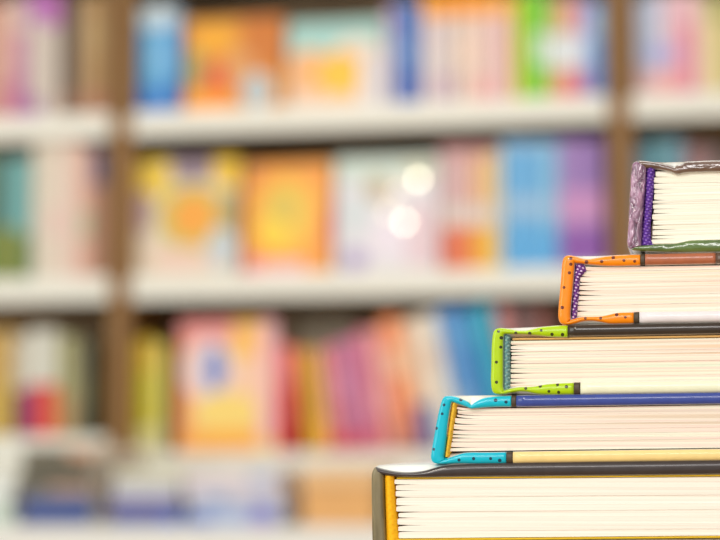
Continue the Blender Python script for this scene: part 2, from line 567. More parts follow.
lean_specs = [   # thickness, height, lean degrees, colour, bands, label
    (0.020, 0.188, 6.5, (236, 158, 50), [(0.0, 0.3, (244, 176, 40))], 'leaning orange-yellow spine next to the upright red one'),
    (0.020, 0.186, 6.5, (204, 176, 56), [(0.0, 0.3, (238, 186, 60))], 'leaning olive yellow spine on the lower shelf'),
    (0.024, 0.190, 7, (222, 136, 140), [(0.0, 0.15, (222, 80, 92))], 'leaning coral pink spine right of the olive yellow one'),
    (0.022, 0.200, 7.5, (210, 124, 150), [(0.0, 0.15, (220, 84, 104)), (0.5, 0.7, (224, 150, 180))], 'leaning rose spine left of the magenta spine'),
    (0.022, 0.206, 8, (192, 122, 166), [(0.0, 0.15, (214, 92, 118))], 'leaning magenta spine among the pink ones'),
    (0.024, 0.222, 8.5, (222, 124, 142), [(0.3, 0.5, (238, 150, 160))], 'leaning hot pink spine right of the magenta spine'),
    (0.022, 0.222, 9, (238, 176, 172), [(0.0, 0.3, (234, 160, 140))], 'leaning pale salmon spine left of the tall orange one'),
    (0.034, 0.246, 10, (246, 148, 92), [(0.55, 0.75, (248, 190, 150)), (0.0, 0.2, (206, 130, 110))], 'tall leaning orange spine on the lower shelf'),
    (0.030, 0.240, 10.5, (242, 204, 172), [(0.0, 0.35, (96, 104, 160))], 'leaning peach spine with a navy foot'),
    (0.040, 0.250, 11, (236, 226, 212), [(0.6, 0.75, (226, 206, 190))], 'thick leaning cream spine left of the blue spines'),
    (0.034, 0.262, 11.5, (98, 152, 208), [(0.2, 0.4, (140, 178, 214))], 'leaning blue spine right of the cream one'),
    (0.030, 0.262, 12, (54, 130, 190), [(0.75, 0.9, (80, 160, 206))], 'leaning deep blue spine left of the teal one'),
    (0.036, 0.268, 12, (30, 160, 182), [], 'leaning teal spine behind the stack of books'),
    (0.030, 0.262, 12, (196, 124, 120), [], 'leaning dusty red spine, lower shelf behind the stack'),
    (0.034, 0.262, 12, (84, 66, 66), [], 'leaning dark brown spine, lower shelf behind the stack'),
    (0.026, 0.258, 12, (150, 92, 84), [], 'leaning rust spine, lower shelf behind the stack'),
]
x = on_case(295, 390, 0.012).x + 0.188 * math.sin(RAD(6.5)) + 0.001
prev = None
for (t, h, a, c, bands, lab) in lean_specs:
    a = RAD(a)
    if prev:
        pt, ph, pa = prev
        # slide right until the left face clears the previous book's top right corner
        cx_, cz_ = pt * math.cos(pa) - ph * math.sin(pa), pt * math.sin(pa) + ph * math.cos(pa)
        need = cx_ + cz_ * math.tan(a)
        x += max(pt / math.cos(pa), need) + 0.0012
    m = art('spine_print', c, [('r', t / 2, h * (p + q) / 2, 1, h * (q - p) / 2, cc) for (p, q, cc) in bands], 0.38)
    if x + t < BAY_R - 0.024:
        shelf_book(x, Z_SHELF[3], t, h, 0.18, m, lab, GL, 0.012, a)
    prev = (t, h, a)

# left bookcase
LG = 'books in the left bookcase'
spine_row(1, [
    (-36, -18, 4, (220, 190, 150), [], 'sand spine at the far left of the left bookcase, top row'),
    (-18, -4, 0, (190, 130, 120), [], 'brick spine in the left bookcase, top row'),
    (-4, 10, 4, (232, 190, 164), [(0.0, 0.3, (220, 160, 150))], 'peach spine in the left bookcase, top row'),
    (10, 27, -4, (190, 130, 160), [(0.0, 0.35, (176, 96, 150)), (0.7, 1.0, (206, 176, 176))], 'plum spine in the left bookcase, top row'),
    (27, 42, -8, (214, 200, 190), [(0.78, 1.0, (176, 104, 176)), (0.0, 0.15, (170, 130, 170))], 'grey-white spine with a violet top, left one of two'),
    (42, 60, -8, (206, 192, 180), [(0.72, 1.0, (186, 110, 180))], 'grey-white spine with a magenta top, left bookcase'),
    (62, 73, -2, (106, 84, 66), [(0.0, 0.2, (150, 100, 76))], 'dark brown spine in the left bookcase, top row'),
    (73, 84, -2, (124, 102, 78), [], 'mid brown spine beside the tan one, left bookcase'),
    (84, 104, -6, (182, 144, 92), [(0.0, 0.2, (186, 130, 96)), (0.5, 0.8, (190, 156, 104))], 'tan spine against the upright, left bookcase top row'),
], LG)
spine_row(2, [
    (-36, -12, 152, (120, 140, 100), [], 'moss spine at the far left, left bookcase middle row'),
    (-12, 3, 156, (60, 90, 70), [(0.0, 0.4, (90, 120, 40))], 'bottle green spine in the left bookcase, middle row'),
    (3, 17, 158, (104, 164, 164), [(0.0, 0.42, (150, 146, 50))], 'teal spine with an olive foot, left one of two'),
    (17, 31, 158, (120, 172, 170), [(0.0, 0.36, (70, 116, 60))], 'teal spine with a dark green foot, right one of two'),
    (32, 47, 142, (226, 214, 196), [], 'tall cream spine right of the teal ones'),
    (47, 63, 140, (232, 216, 200), [(0.3, 0.5, (236, 206, 196))], 'tall ivory spine in the left bookcase, middle row'),
    (63, 78, 140, (234, 206, 192), [], 'tall blush spine in the left bookcase, middle row'),
    (78, 91, 146, (222, 176, 158), [(0.3, 0.5, (190, 190, 160))], 'salmon spine in the left bookcase, middle row'),
    (91, 104, 150, (186, 138, 112), [(0.72, 1.0, (94, 84, 118))], 'tan spine with a navy top, against the upright'),
], LG)
spine_row(3, [
    (-30, -14, 338, (180, 120, 80), [], 'caramel spine at the far left, left bookcase lower row'),
    (-14, -2, 334, (214, 180, 110), [], 'straw spine in the left bookcase, lower row'),
    (-2, 12, 330, (200, 160, 80), [(0.0, 0.5, (206, 172, 40))], 'ochre spine in the left bookcase, lower row'),
    (13, 27, 336, (206, 196, 178), [(0.0, 0.46, (110, 60, 100))], 'pale spine with a purple lower half'),
    (27, 42, 330, (222, 218, 206), [(0.0, 0.48, (190, 36, 80))], 'white spine with a crimson lower half'),
    (42, 57, 330, (220, 216, 202), [(0.0, 0.48, (226, 96, 52))], 'white spine with an orange lower half'),
    (58, 74, 336, (172, 166, 116), [(0.0, 0.4, (186, 150, 96))], 'olive spine right of the white and orange one'),
    (74, 90, 340, (112, 106, 78), [(0.3, 0.6, (126, 120, 86))], 'moss grey spine last in the left bookcase, lower row'),
], LG, 0.030)

# right bookcase
RG = 'books in the right bookcase'
spine_row(1, [
    (637, 648, -2, (206, 206, 222), [(0.0, 0.3, (232, 196, 196))], 'lilac-white spine right of the right brown upright'),
    (648.5, 663, -6, (196, 206, 230), [(0.3, 0.5, (170, 180, 230)), (0.0, 0.22, (242, 190, 190))], 'icy blue spine in the right bookcase, top row'),
    (663, 680, -6, (240, 202, 210), [(0.3, 0.5, (214, 186, 222)), (0.0, 0.25, (244, 176, 176))], 'pale pink spine in the right bookcase, top row'),
    (680, 697, -8, (232, 150, 170), [(0.7, 1.0, (240, 190, 200))], 'rose red spine in the right bookcase, top row'),
    (697, 710, -4, (242, 216, 196), [], 'cream spine left of the yellow one, right bookcase'),
    (710, 726, -4, (232, 214, 140), [(0.75, 1.0, (176, 176, 80))], 'yellow spine with an olive top at the right edge'),
    (726, 746, -4, (200, 190, 150), [], 'khaki spine beyond the yellow one, right bookcase'),
], RG)
spine_row(2, [
    (637, 649, 146, (96, 130, 150), [], 'slate blue spine showing above the top book of the stack'),
    (649, 668, 140, (86, 140, 150), [], 'teal grey spine second behind the top book'),
    (668, 687, 140, (110, 150, 166), [], 'steel blue spine third behind the top book'),
    (687, 706, 146, (150, 104, 104), [], 'maroon spine fourth behind the top book'),
    (706, 724, 148, (130, 110, 110), [], 'grey brown spine at the right edge behind the top book'),
], RG)

# ------------------------------------------------------------------ display counter in front of the bookcases
CY = -0.46
Z_C = on_case(200, 528, CY).z
M_CTR = plain('counter_white', (236, 234, 228), 0.35, 0.5, 0.02, 14)
ctr = empty('display_counter', (0.0, CY / 2, 0), 'long low white counter in front of the bookcases, magazines piled on it', 'counter')
box_obj('counter_top', (BAY_L - W_BAY, BAY_R + W_BAY, CY / 2, -CY / 2 - 0.008, Z_C - 0.045, Z_C), M_CTR, ctr, 0.004)
box_obj('front_panel', (BAY_L - W_BAY + 0.03, BAY_R + W_BAY - 0.03, CY / 2 + 0.03, CY / 2 + 0.05, 0.08, Z_C - 0.0455), M_CTR, ctr, 0.001)
box_obj('plinth', (BAY_L - W_BAY + 0.03, BAY_R + W_BAY - 0.03, CY / 2 + 0.07, CY / 2 + 0.09, 0.0, 0.0795), M_OAK, ctr, 0.001)
for xe in (BAY_L - W_BAY + 0.03, BAY_R + W_BAY - 0.05):
    box_obj('end_panel', (xe, xe + 0.02, CY / 2 + 0.052, -CY / 2 - 0.01, 0.08, Z_C - 0.0455), M_CTR, ctr, 0.001)


def flat_book(cx, cy, z, w, d, t, rot, mat, label, group, name='magazine', cat='magazine'):
    o = empty(name, (cx, cy, z), label, cat, group, (0, 0, rot))
    bm = bmesh.new()
    ct = 0.0012
    f = -d / 2                       # the folded spine faces the aisle
    loop = [(d / 2, 0), (f + 0.002, 0), (f, 0.002), (f, t - 0.002), (f + 0.002, t), (d / 2, t),
            (d / 2, t - ct), (f + ct + 0.001, t - ct), (f + ct + 0.001, ct), (d / 2, ct)]
    lo = [bm.verts.new((-w / 2, py_, pz)) for py_, pz in loop]
    hi = [bm.verts.new((w / 2, py_, pz)) for py_, pz in loop]
    for i in range(len(loop)):
        j = (i + 1) % len(loop)
        bm.faces.new((lo[i], lo[j], hi[j], hi[i]))
    bm.faces.new(lo[::-1])
    bm.faces.new(hi)
    link_mesh('cover', bm, mat, o)
    box_obj('page_block', (-w / 2 + 0.002, w / 2 - 0.002, -d / 2 + ct + 0.0015, d / 2 - 0.002, ct + 0.0002, t - ct - 0.0002), M_PAGES, o, 0)
    return o


def pile(px, w, d, specs, group, cy=CY / 2, rot0=0.0):
    """specs from the bottom up: thickness, colour, label"""
    p = on_case(px, 500, cy)
    z = Z_C + 0.0006
    for i, (t, c, blobs, lab) in enumerate(specs):
        m = art('magazine_print', c, blobs, 0.35)
        flat_book(p.x + random.uniform(-0.006, 0.006), cy + random.uniform(-0.006, 0.006), z, w, d, t,
                  rot0 + random.uniform(-0.02, 0.02), m, lab, group)
        z += t + 0.0006


pile(0, 0.130, 0.26, [
    (0.022, (204, 216, 204), [], 'pale green-white album at the bottom of the left pile on the counter'),
    (0.022, (226, 232, 224), [], 'white album halfway up the left pile on the counter'),
    (0.026, (236, 238, 234), [], 'white album on top of the left pile on the counter')],
    'albums piled at the left of the counter', rot0=0.04, cy=-0.26)
pile(86, 0.122, 0.28, [
    (0.018, (52, 70, 132), [], 'navy magazine at the bottom of the dark pile on the counter'),
    (0.016, (70, 92, 154), [], 'second navy magazine from the bottom of the dark pile'),
    (0.016, (120, 122, 140), [], 'grey magazine third in the dark pile'),
    (0.014, (204, 166, 146), [('r', -0.04, 0.0, 0.03, 0.2, (128, 120, 108))], 'peach magazine fourth from the bottom of the dark pile'),
    (0.020, (104, 98, 80), [], 'olive grey magazine third from the top of the dark pile'),
    (0.018, (96, 90, 76), [], 'brown grey magazine second from the top of the dark pile'),
    (0.020, (118, 110, 92), [('r', 0.04, 0.0, 0.022, 0.2, (206, 160, 130))], 'olive grey magazine topping the dark pile')],
    'magazines in the dark pile', rot0=-0.03, cy=-0.24)
pile(166, 0.112, 0.28, [
    (0.018, (70, 92, 160), [('r', 0.04, 0.0, 0.014, 0.2, (40, 100, 190))], 'royal blue magazine at the bottom of the violet pile'),
    (0.016, (120, 104, 154), [], 'violet magazine second in its pile on the counter'),
    (0.016, (176, 180, 200), [], 'blue-grey magazine third in the violet pile'),
    (0.016, (214, 208, 214), [], 'off-white magazine second from the top of the violet pile'),
    (0.018, (226, 224, 200), [], 'cream magazine topping the violet pile')],
    'magazines in the violet pile', rot0=0.02, cy=-0.24)
pile(254, 0.158, 0.28, [
    (0.016, (160, 176, 212), [('r', -0.055, 0.0, 0.02, 0.2, (60, 100, 180)), ('r', 0.05, 0.0, 0.02, 0.2, (150, 130, 190))], 'pale blue magazine at the bottom of the widest white pile'),
    (0.016, (198, 204, 224), [('r', 0.04, 0.0, 0.015, 0.2, (120, 140, 204))], 'lavender magazine second in the white pile left of the box'),
    (0.016, (216, 210, 222), [('r', -0.03, 0.0, 0.02, 0.2, (170, 184, 216))], 'lilac white magazine third in the white pile left of the box'),
    (0.016, (226, 218, 226), [], 'lilac magazine second from the top of the white pile'),
    (0.018, (234, 224, 226), [('r', 0.05, 0.0, 0.02, 0.2, (190, 200, 224))], 'white magazine topping the pile left of the cardboard box')],
    'magazines in the white pile', rot0=-0.01, cy=-0.24)

M_CARD = plain('cardboard', (222, 168, 108), 0.75, 0.3, 0.06, 40)
pb = on_case(352, 500, -0.25)
bx = empty('cardboard_box', (pb.x, -0.25, Z_C + 0.0006), 'tan cardboard box with a lid on the counter, left of the near stack of books', 'box')
box_obj('body', (-0.060, 0.060, -0.13, 0.13, 0, 0.062), M_CARD, bx, 0.002)
box_obj('lid', (-0.063, 0.063, -0.133, 0.133, 0.0625, 0.088), plain('cardboard_lid', (232, 190, 140), 0.7, 0.3, 0.05, 40), bx, 0.003)

# ------------------------------------------------------------------ table and riser that carry the stack
STACK = at_stack(590, 556)                       # bottom of the lowest book, head end
tz = STACK.z - 0.255
M_TBL = wood('table_birch', (206, 176, 134), (226, 200, 160), 0, 0.4)
tb = empty('display_table', (STACK.x + 0.25 * FWD_S.x, STACK.y + 0.25 * FWD_S.y, 0), 'birch display table under the near stack of books', 'table', None, (0, 0, SROT))
box_obj('table_top', (-0.5, 0.5, -0.32, 0.34, tz - 0.03, tz), M_TBL, tb, 0.003)
for sx in (-0.46, 0.42):
    for sy in (-0.28, 0.26):
        box_obj('leg', (sx, sx + 0.04, sy, sy + 0.04, 0, tz - 0.0304), M_TBL, tb, 0.003)
rs = empty('display_riser', (STACK.x + 0.10 * FWD_S.x, STACK.y + 0.10 * FWD_S.y, tz + 0.0004), 'white block raising the near stack of books off the table', 'riser', None, (0, 0, SROT))
box_obj('body', (-0.075, 0.075, -0.085, 0.085, 0, 0.246), M_CTR, rs, 0.003)
box_obj('top_plate', (-0.08, 0.08, -0.09, 0.09, 0.2463, 0.2540), M_CTR, rs, 0.002)

# ------------------------------------------------------------------ the near stack of five hardbacks
BOOK_LEN = 0.205


def catmull(pts, sub):
    out = []
    n = len(pts)
    for i in range(n - 1):
        p0, p1, p2, p3 = pts[max(i - 1, 0)], pts[i], pts[i + 1], pts[min(i + 2, n - 1)]
        for s in range(sub):
            t = s / sub
            out.append(tuple(0.5 * ((2 * b) + (-a + c) * t + (2 * a - 5 * b + 4 * c - d) * t * t + (-a + 3 * b - 3 * c + d) * t ** 3)
                             for a, b, c, d in zip(p0, p1, p2, p3)))
    out.append(tuple(pts[-1]))
    return out


class NearBook:
    def __init__(self, px, py, label):
        self.o = at_stack(px, py)
        self.root = empty('hardcover_book', self.o, label, 'book', 'hardbacks in the near stack', (0, 0, SROT))

    def loc(self, px, py):
        p = at_stack(px, py) - self.o
        return Vector((p.dot(RIGHT_S), 0, p.z))

    def strip(self, name, pairs, body, mat, sub=4, length=BOOK_LEN, y0=0.0, crush=0.0):
        """a board seen from the head: pairs of (outer x, outer y, inner x, inner y) in photo pixels for the head end,
        body the same count of pairs for the straight run behind it"""
        P, B = catmull(pairs, sub), catmull(body, sub)
        n = len(P)
        secs = [(0.0, 0.30, 0.0), (0.00015, 0.52, 0.0), (0.00045, 0.75, 0.0), (0.0009, 0.90, 0.03), (0.0018, 0.985, 0.12), (0.0034, 1.0, 0.4),
                (0.0055, 1.0, 0.8), (0.008, 1.0, 1.0), (length - 0.002, 1.0, 1.0), (length - 0.0006, 0.85, 1.0), (length, 0.45, 1.0)]
        bm = bmesh.new()
        rows = []
        for si, (y, k, wgt) in enumerate(secs):
            ro, ri = [], []
            for a, b in zip(P, B):
                q = [u + (v - u) * wgt for u, v in zip(a, b)]
                o, i = self.loc(q[0], q[1]), self.loc(q[2], q[3])
                c, hv = (o + i) / 2, (o - i) / 2 * k
                jit = Vector((random.uniform(-1, 1), 0, random.uniform(-1, 1))) * crush if si < 8 else Vector((0, 0, 0))
                ro.append(bm.verts.new(c + hv * 1.16 + Vector((0, y0 + y, 0)) + jit))
                ri.append(bm.verts.new(c - hv * 1.02 + Vector((0, y0 + y, 0)) + jit))
            rows.append((ro, ri))
        for s in range(len(rows) - 1):
            (a, b), (c, d) = rows[s], rows[s + 1]
            for j in range(n - 1):
                bm.faces.new((a[j], a[j + 1], c[j + 1], c[j]))
                bm.faces.new((b[j], d[j], d[j + 1], b[j + 1]))
            for j in (0, n - 1):
                bm.faces.new((a[j], c[j], d[j], b[j]))
        for (a, b) in (rows[0], rows[-1]):
            for j in range(n - 1):
                bm.faces.new((a[j], b[j], b[j + 1], a[j + 1]))
        return link_mesh(name, bm, mat, self.root, True)

    def pages(self, name, left, right_x, top, bottom, n, mat, y0=0.0024, gap=1.5, tilt=0.0, curl=0.0):
        """gatherings: left = (x at top, x at bottom); top / bottom = (y at left, y at right) in photo pixels"""
        bm = bmesh.new()
        length = BOOK_LEN - 0.005
        offs = [0, 0.8, 2, 4, 7, 11, 17, 26, 40, 62, 100, 160]
        wts = [random.uniform(0.65, 1.35) for _ in range(n)]
        cum = [sum(wts[:k]) / sum(wts) for k in range(n + 1)]
        for k in range(n):
            f0, f1 = cum[k], cum[k + 1]
            xl = left[0] + (left[1] - left[0]) * (f0 + f1) / 2 + random.uniform(-0.9, 0.9)
            xs = [xl + o for o in offs] + [right_x]
            g_up = 0.55 * gap * random.uniform(0.4, 1.25)
            g_dn = 0.55 * gap * random.uniform(0.4, 1.25)
            l_up, l_dn = random.uniform(8, 32), random.uniform(8, 32)
            front = y0 + random.uniform(-0.00025, 0.00025)
            w1, w2 = random.uniform(-0.25, 0.25), random.uniform(0, 6)
            cols = []
            for i, xx in enumerate(xs):
                t = (xx - left[0]) / (right_x - left[0])
                yt, yb = top[0] + (top[1] - top[0]) * t, bottom[0] + (bottom[1] - bottom[0]) * t
                dx = xx - xl
                wav = w1 * math.sin(dx / 26.0 + w2) * (1 if 0 < k < n else 0)
                cu = curl * math.exp(-dx / 10.0)
                ya = yt + (yb - yt) * f0 + 0.02 + (g_up * max(0.0, 1 - dx / l_up) ** 1.5 if k > 0 else 0.3) + cu * (1 - f0)
                yc = yt + (yb - yt) * f1 - 0.02 - (g_dn * max(0.0, 1 - dx / l_dn) ** 1.5 if k < n - 1 else 0.3) + cu * (1 - f1)
                if i == 0:
                    ya, yc = ya * 0.88 + yc * 0.12, yc * 0.88 + ya * 0.12
                cols.append((self.loc(xx, ya + wav * 0.25), self.loc(xx, yc + wav * 0.25)))
            fr = [(bm.verts.new(a + Vector((0, front, 0))), bm.verts.new(b + Vector((0, front, 0)))) for a, b in cols]
            bk = [(bm.verts.new(a + Vector((0, length, 0))), bm.verts.new(b + Vector((0, length, 0)))) for a, b in cols]
            for i in range(len(xs) - 1):
                bm.faces.new((fr[i][0], fr[i][1], fr[i + 1][1], fr[i + 1][0]))
                bm.faces.new((bk[i][0], bk[i + 1][0], bk[i + 1][1], bk[i][1]))
                bm.faces.new((fr[i][0], fr[i + 1][0], bk[i + 1][0], bk[i][0]))
                bm.faces.new((fr[i][1], bk[i][1], bk[i + 1][1], fr[i + 1][1]))
            bm.faces.new((fr[0][0], bk[0][0], bk[0][1], fr[0][1]))
            bm.faces.new((fr[-1][0], fr[-1][1], bk[-1][1], bk[-1][0]))
        return link_mesh(name, bm, mat, self.root, False)

    def headband(self, pts, mat, period=2.2, y0=0.0009, amp=0.0004):
        """woven band: rows of (x left, x right, y) in photo pixels from the top down, with thread bumps"""
        bm = bmesh.new()
        ya, yb = pts[0][2], pts[-1][2]
        n = int((yb - ya) / 0.45)
        rows = []
        for i in range(n + 1):
            y = ya + (yb - ya) * i / n
            for a, b in zip(pts, pts[1:]):
                if a[2] <= y <= b[2] + 1e-6:
                    t = (y - a[2]) / (b[2] - a[2])
                    xl, xr = a[0] + (b[0] - a[0]) * t, a[1] + (b[1] - a[1]) * t
                    break
            th = 0.5 + 0.5 * math.sin(2 * math.pi * y / period)
            ring = []
            for s in range(9):
                u = s / 8
                bulge = math.sin(math.pi * u)
                thr = 0.5 + 0.5 * math.sin(2 * math.pi * (y / period + u * 0.8))
                p = self.loc(xl + (xr - xl) * u, y)
                ring.append(bm.verts.new(p + Vector((0, y0 + 0.0016 * (1 - bulge) - amp * thr, 0))))
            back = [bm.verts.new(self.loc(xr, y) + Vector((0, 0.02, 0))), bm.verts.new(self.loc(xl, y) + Vector((0, 0.02, 0)))]
            rows.append(ring + back)
        m = len(rows[0])
        for a, b in zip(rows, rows[1:]):
            for j in range(m):
                k = (j + 1) % m
                bm.faces.new((a[j], a[k], b[k], b[j]))
        bm.faces.new(rows[0])
        bm.faces.new(rows[-1][::-1])
        return link_mesh('headband', bm, mat, self.root, True)


def dotted(name, book, base, dots, x_board, ink=(52, 44, 30), r=0.0007, rough=0.3):
    """spotted cover paper: spots along the wrapped head edge"""
    m, nt, b = new_mat(name, rough, 0.3, 0.0, 0.3)
    g = G(nt)
    o = g.obj()
    s = g.xyz(o)
    mask = None
    for (px, py) in dots:
        p = book.loc(px, py)
        dx = g.math('SUBTRACT', s[0], p.x)
        dz = g.math('SUBTRACT', s[2], p.z)
        d = g.math('ADD', g.math('MULTIPLY', dx, dx), g.math('MULTIPLY', dz, dz))
        k = g.math('LESS_THAN', d, (r * random.uniform(0.8, 1.1)) ** 2)
        mask = k if mask is None else g.math('MAXIMUM', mask, k)
    mask = g.math('MULTIPLY', mask, g.math('LESS_THAN', s[1], 0.0012))
    v = g.n.new('ShaderNodeTexVoronoi')
    v.inputs['Scale'].default_value = 190.0
    v.inputs['Randomness'].default_value = 0.6
    g.l.new(o, v.inputs['Vector'])
    far = g.math('MULTIPLY', g.math('LESS_THAN', v.outputs['Distance'], 0.16), g.math('GREATER_THAN', s[1], 0.004))
    mask = g.math('MAXIMUM', mask, far)
    f = g.noise(o, 240, 3)
    tint = g.ramp(f, [(0.3, tuple(x * 0.93 for x in srgb(base)[:3]) + (1,)), (0.7, srgb(base))])
    nt.links.new(g.mix(mask, tint, srgb(ink)), b.inputs['Base Color'])
    nt.links.new(g.bump(f, 0.15, 0.0006), b.inputs['Normal'])
    return paint_sheen(m, x0=book.loc(x_board, 400).x)


def woven(name, c0, c1, freq=900.0, share=0.68):
    """cloth headband with slanted threads of two colours"""
    m, nt, b = new_mat(name, 0.7, 0.3)
    g = G(nt)
    s = g.xyz(g.obj())
    ph = g.math('SINE', g.math('ADD', g.math('MULTIPLY', s[2], freq * 6.283), g.math('MULTIPLY', s[0], freq * 3.4)))
    ph2 = g.math('SINE', g.math('SUBTRACT', g.math('MULTIPLY', s[2], freq * 3.1), g.math('MULTIPLY', s[0], freq * 5.0)))
    k = g.math('GREATER_THAN', g.math('ADD', g.math('MULTIPLY', ph, 0.6), g.math('MULTIPLY', ph2, 0.5)), share)
    nt.links.new(g.mix(k, srgb(c0), srgb(c1)), b.inputs['Base Color'])
    return m


def crumpled(name, c0, c1, rough=0.2, scale=(200, 60, 70), strength=0.6, coat=1.0):
    """glossy wrapper with drawn-out creases"""
    m, nt, b = new_mat(name, rough, 0.8, 0.0, coat)
    g = G(nt)
    o = g.obj()
    mp = g.n.new('ShaderNodeMapping')
    g.l.new(o, mp.inputs['Vector'])
    mp.inputs['Rotation'].default_value = (0, 0.35, 0)
    mp.inputs['Scale'].default_value = scale
    n = g.n.new('ShaderNodeTexNoise')
    g.l.new(mp.outputs[0], n.inputs['Vector'])
    n.inputs['Scale'].default_value = 1.0
    n.inputs['Detail'].default_value = 3.0
    n.inputs['Distortion'].default_value = 0.9
    f = n.outputs['Fac']
    nt.links.new(g.ramp(f, [(0.35, srgb(c0)), (0.65, srgb(c1))]), b.inputs['Base Color'])
    nb = g.bump(f, strength, 0.003)
    nt.links.new(nb, b.inputs['Normal'])
    nt.links.new(nb, b.inputs['Coat Normal'])
    return m


def paint_sheen(m, white=(236, 233, 226), x0=None):
    """paints a white sheen into the outer faces; the head edge keeps its own colour"""
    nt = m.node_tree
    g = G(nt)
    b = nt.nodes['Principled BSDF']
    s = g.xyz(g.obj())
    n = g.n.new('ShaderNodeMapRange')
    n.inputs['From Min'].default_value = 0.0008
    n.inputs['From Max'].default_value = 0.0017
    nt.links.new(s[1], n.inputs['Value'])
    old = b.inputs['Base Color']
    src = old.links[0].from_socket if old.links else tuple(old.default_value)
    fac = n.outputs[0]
    if x0 is not None:               # the spine keeps its coloured paper, only the boards beyond it get the painted sheen
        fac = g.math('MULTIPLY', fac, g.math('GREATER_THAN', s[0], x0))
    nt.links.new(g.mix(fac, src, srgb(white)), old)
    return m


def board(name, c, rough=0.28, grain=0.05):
    return paint_sheen(plain(name, c, rough, 0.3, grain, 260.0, 0.05, 0.5))


def flat_pairs(x0, x1, ya, yb, ta, tb, n=4):
    """a straight board: outer edge from (x0, ya) to (x1, yb), thickness ta..tb (positive: inner edge lower in the photo)"""
    out = []
    for i in range(n):
        t = i / (n - 1)
        y = ya + (yb - ya) * t
        out.append((x0 + (x1 - x0) * t, y, x0 + (x1 - x0) * t, y + ta + (tb - ta) * t))
    return out


M_STRIP = plain('binding_tape', (74, 60, 44), 0.5, 0.4, 0.2, 900)
ENDP = {}


def case(book, top, spine, bottom, top_line, bot_line, thick, mat, **kw):
    """one cover piece running from the top board round the spine to the bottom board.
    top: (x, outer y, inner y) from right to left; spine: (y, outer x, inner x) top down; bottom: (x, outer y, inner y) left to right"""
    P, B = [], []
    for (x_, o, i) in top:
        P.append((x_, o, x_, i))
        ly = top_line[1] + (top_line[3] - top_line[1]) * (x_ - top_line[0]) / (top_line[2] - top_line[0])
        B.append((x_, ly, x_, ly + thick))
    for s_ in spine:
        if len(s_) == 4:
            P.append(s_)
            B.append(s_)
        else:
            P.append((s_[1] - 0.9, s_[0], s_[2] - 0.3, s_[0]))
            B.append((s_[1] - 0.9, s_[0], s_[2] - 0.3, s_[0]))
    for (x_, o, i) in bottom:
        P.append((x_, o, x_, i))
        ly = bot_line[1] + (bot_line[3] - bot_line[1]) * (x_ - bot_line[0]) / (bot_line[2] - bot_line[0])
        B.append((x_, ly, x_, ly - thick))
    return book.strip('spine_cover', P, B, mat, **kw)


# ---- lowest book: olive spine, dark boards, yellow headband
b5 = NearBook(590, 554, 'largest book at the bottom of the near stack, dark brown cover and olive spine')
XE = 812
b5.strip('spine', [(374.5, 468, 383, 475.5), (372, 474, 383, 478), (371.6, 486, 383.4, 486), (372, 510, 384, 510), (372.4, 535, 385, 535), (373.5, 548, 386, 545), (378, 554, 387, 548)],
         [(374.5, 468, 383, 475.5), (372, 474, 383, 478), (371.6, 486, 383.4, 486), (372, 510, 384, 510), (372.4, 535, 385, 535), (373.5, 548, 386, 545), (378, 554, 387, 548)],
         crumpled('olive_cloth', (98, 86, 50), (126, 112, 74), 0.45, (300, 80, 60), 0.2, 0.2))
b5.strip('front_board',
         [(375.5, 467.2, 379, 474.2), (383, 469.5, 385, 475.5), (395, 472, 395, 476.6), (409, 473, 409, 477.2), (424, 471.4, 424, 477.4), (437, 467.6, 437, 477.4), (450, 465.4, 450, 477.2), (480, 464, 480, 476.8), (560, 462.8, 560, 476.2), (720, 460.8, 720, 474.6), (XE, 459.6, XE, 473.6)],
         [(375.5, 466.2, 379, 474.2), (383, 466, 385, 475.5), (395, 465.8, 395, 476.6), (409, 465.6, 409, 477.2), (424, 465.4, 424, 477.4), (437, 465.0, 437, 477.4), (450, 464.6, 450, 477.2), (480, 464, 480, 476.8), (560, 462.8, 560, 476.2), (720, 460.8, 720, 474.6), (XE, 459.6, XE, 473.6)],
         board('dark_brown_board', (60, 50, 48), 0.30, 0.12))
b5.strip('back_board', flat_pairs(381, XE, 554, 551, -12, -12, 6), flat_pairs(381, XE, 554, 551, -12, -12, 6), bpy.data.materials['dark_brown_board'])
M_YEL = plain('yellow_endpaper', (232, 190, 40), 0.7, 0.3)
b5.strip('endpaper', flat_pairs(396, XE - 6, 477.6, 474.2, 1.7, 1.7, 6), flat_pairs(396, XE - 6, 477.6, 474.2, 1.7, 1.7, 6), M_YEL, length=BOOK_LEN - 0.006, y0=0.0016)
b5.strip('endpaper', flat_pairs(396, XE - 6, 541.2, 537.6, -2.0, -2.0, 6), flat_pairs(396, XE - 6, 541.2, 537.6, -2.0, -2.0, 6), M_YEL, length=BOOK_LEN - 0.006, y0=0.0016)
b5.headband([(383.6, 392.8, 475.5), (384.4, 394.4, 505), (385.6, 398, 541)], woven('yellow_headband', (252, 186, 18), (246, 174, 14), 560, 0.62), 7.5, amp=0.00012)
b5.pages('page_block', (393.8, 398.6), XE - 6, (479.4, 476.0), (539.0, 535.4), 9,
         paper_edges('white_paper', [(244, 234, 220), (250, 243, 230), (246, 234, 220), (250, 245, 234)]), gap=1.6)

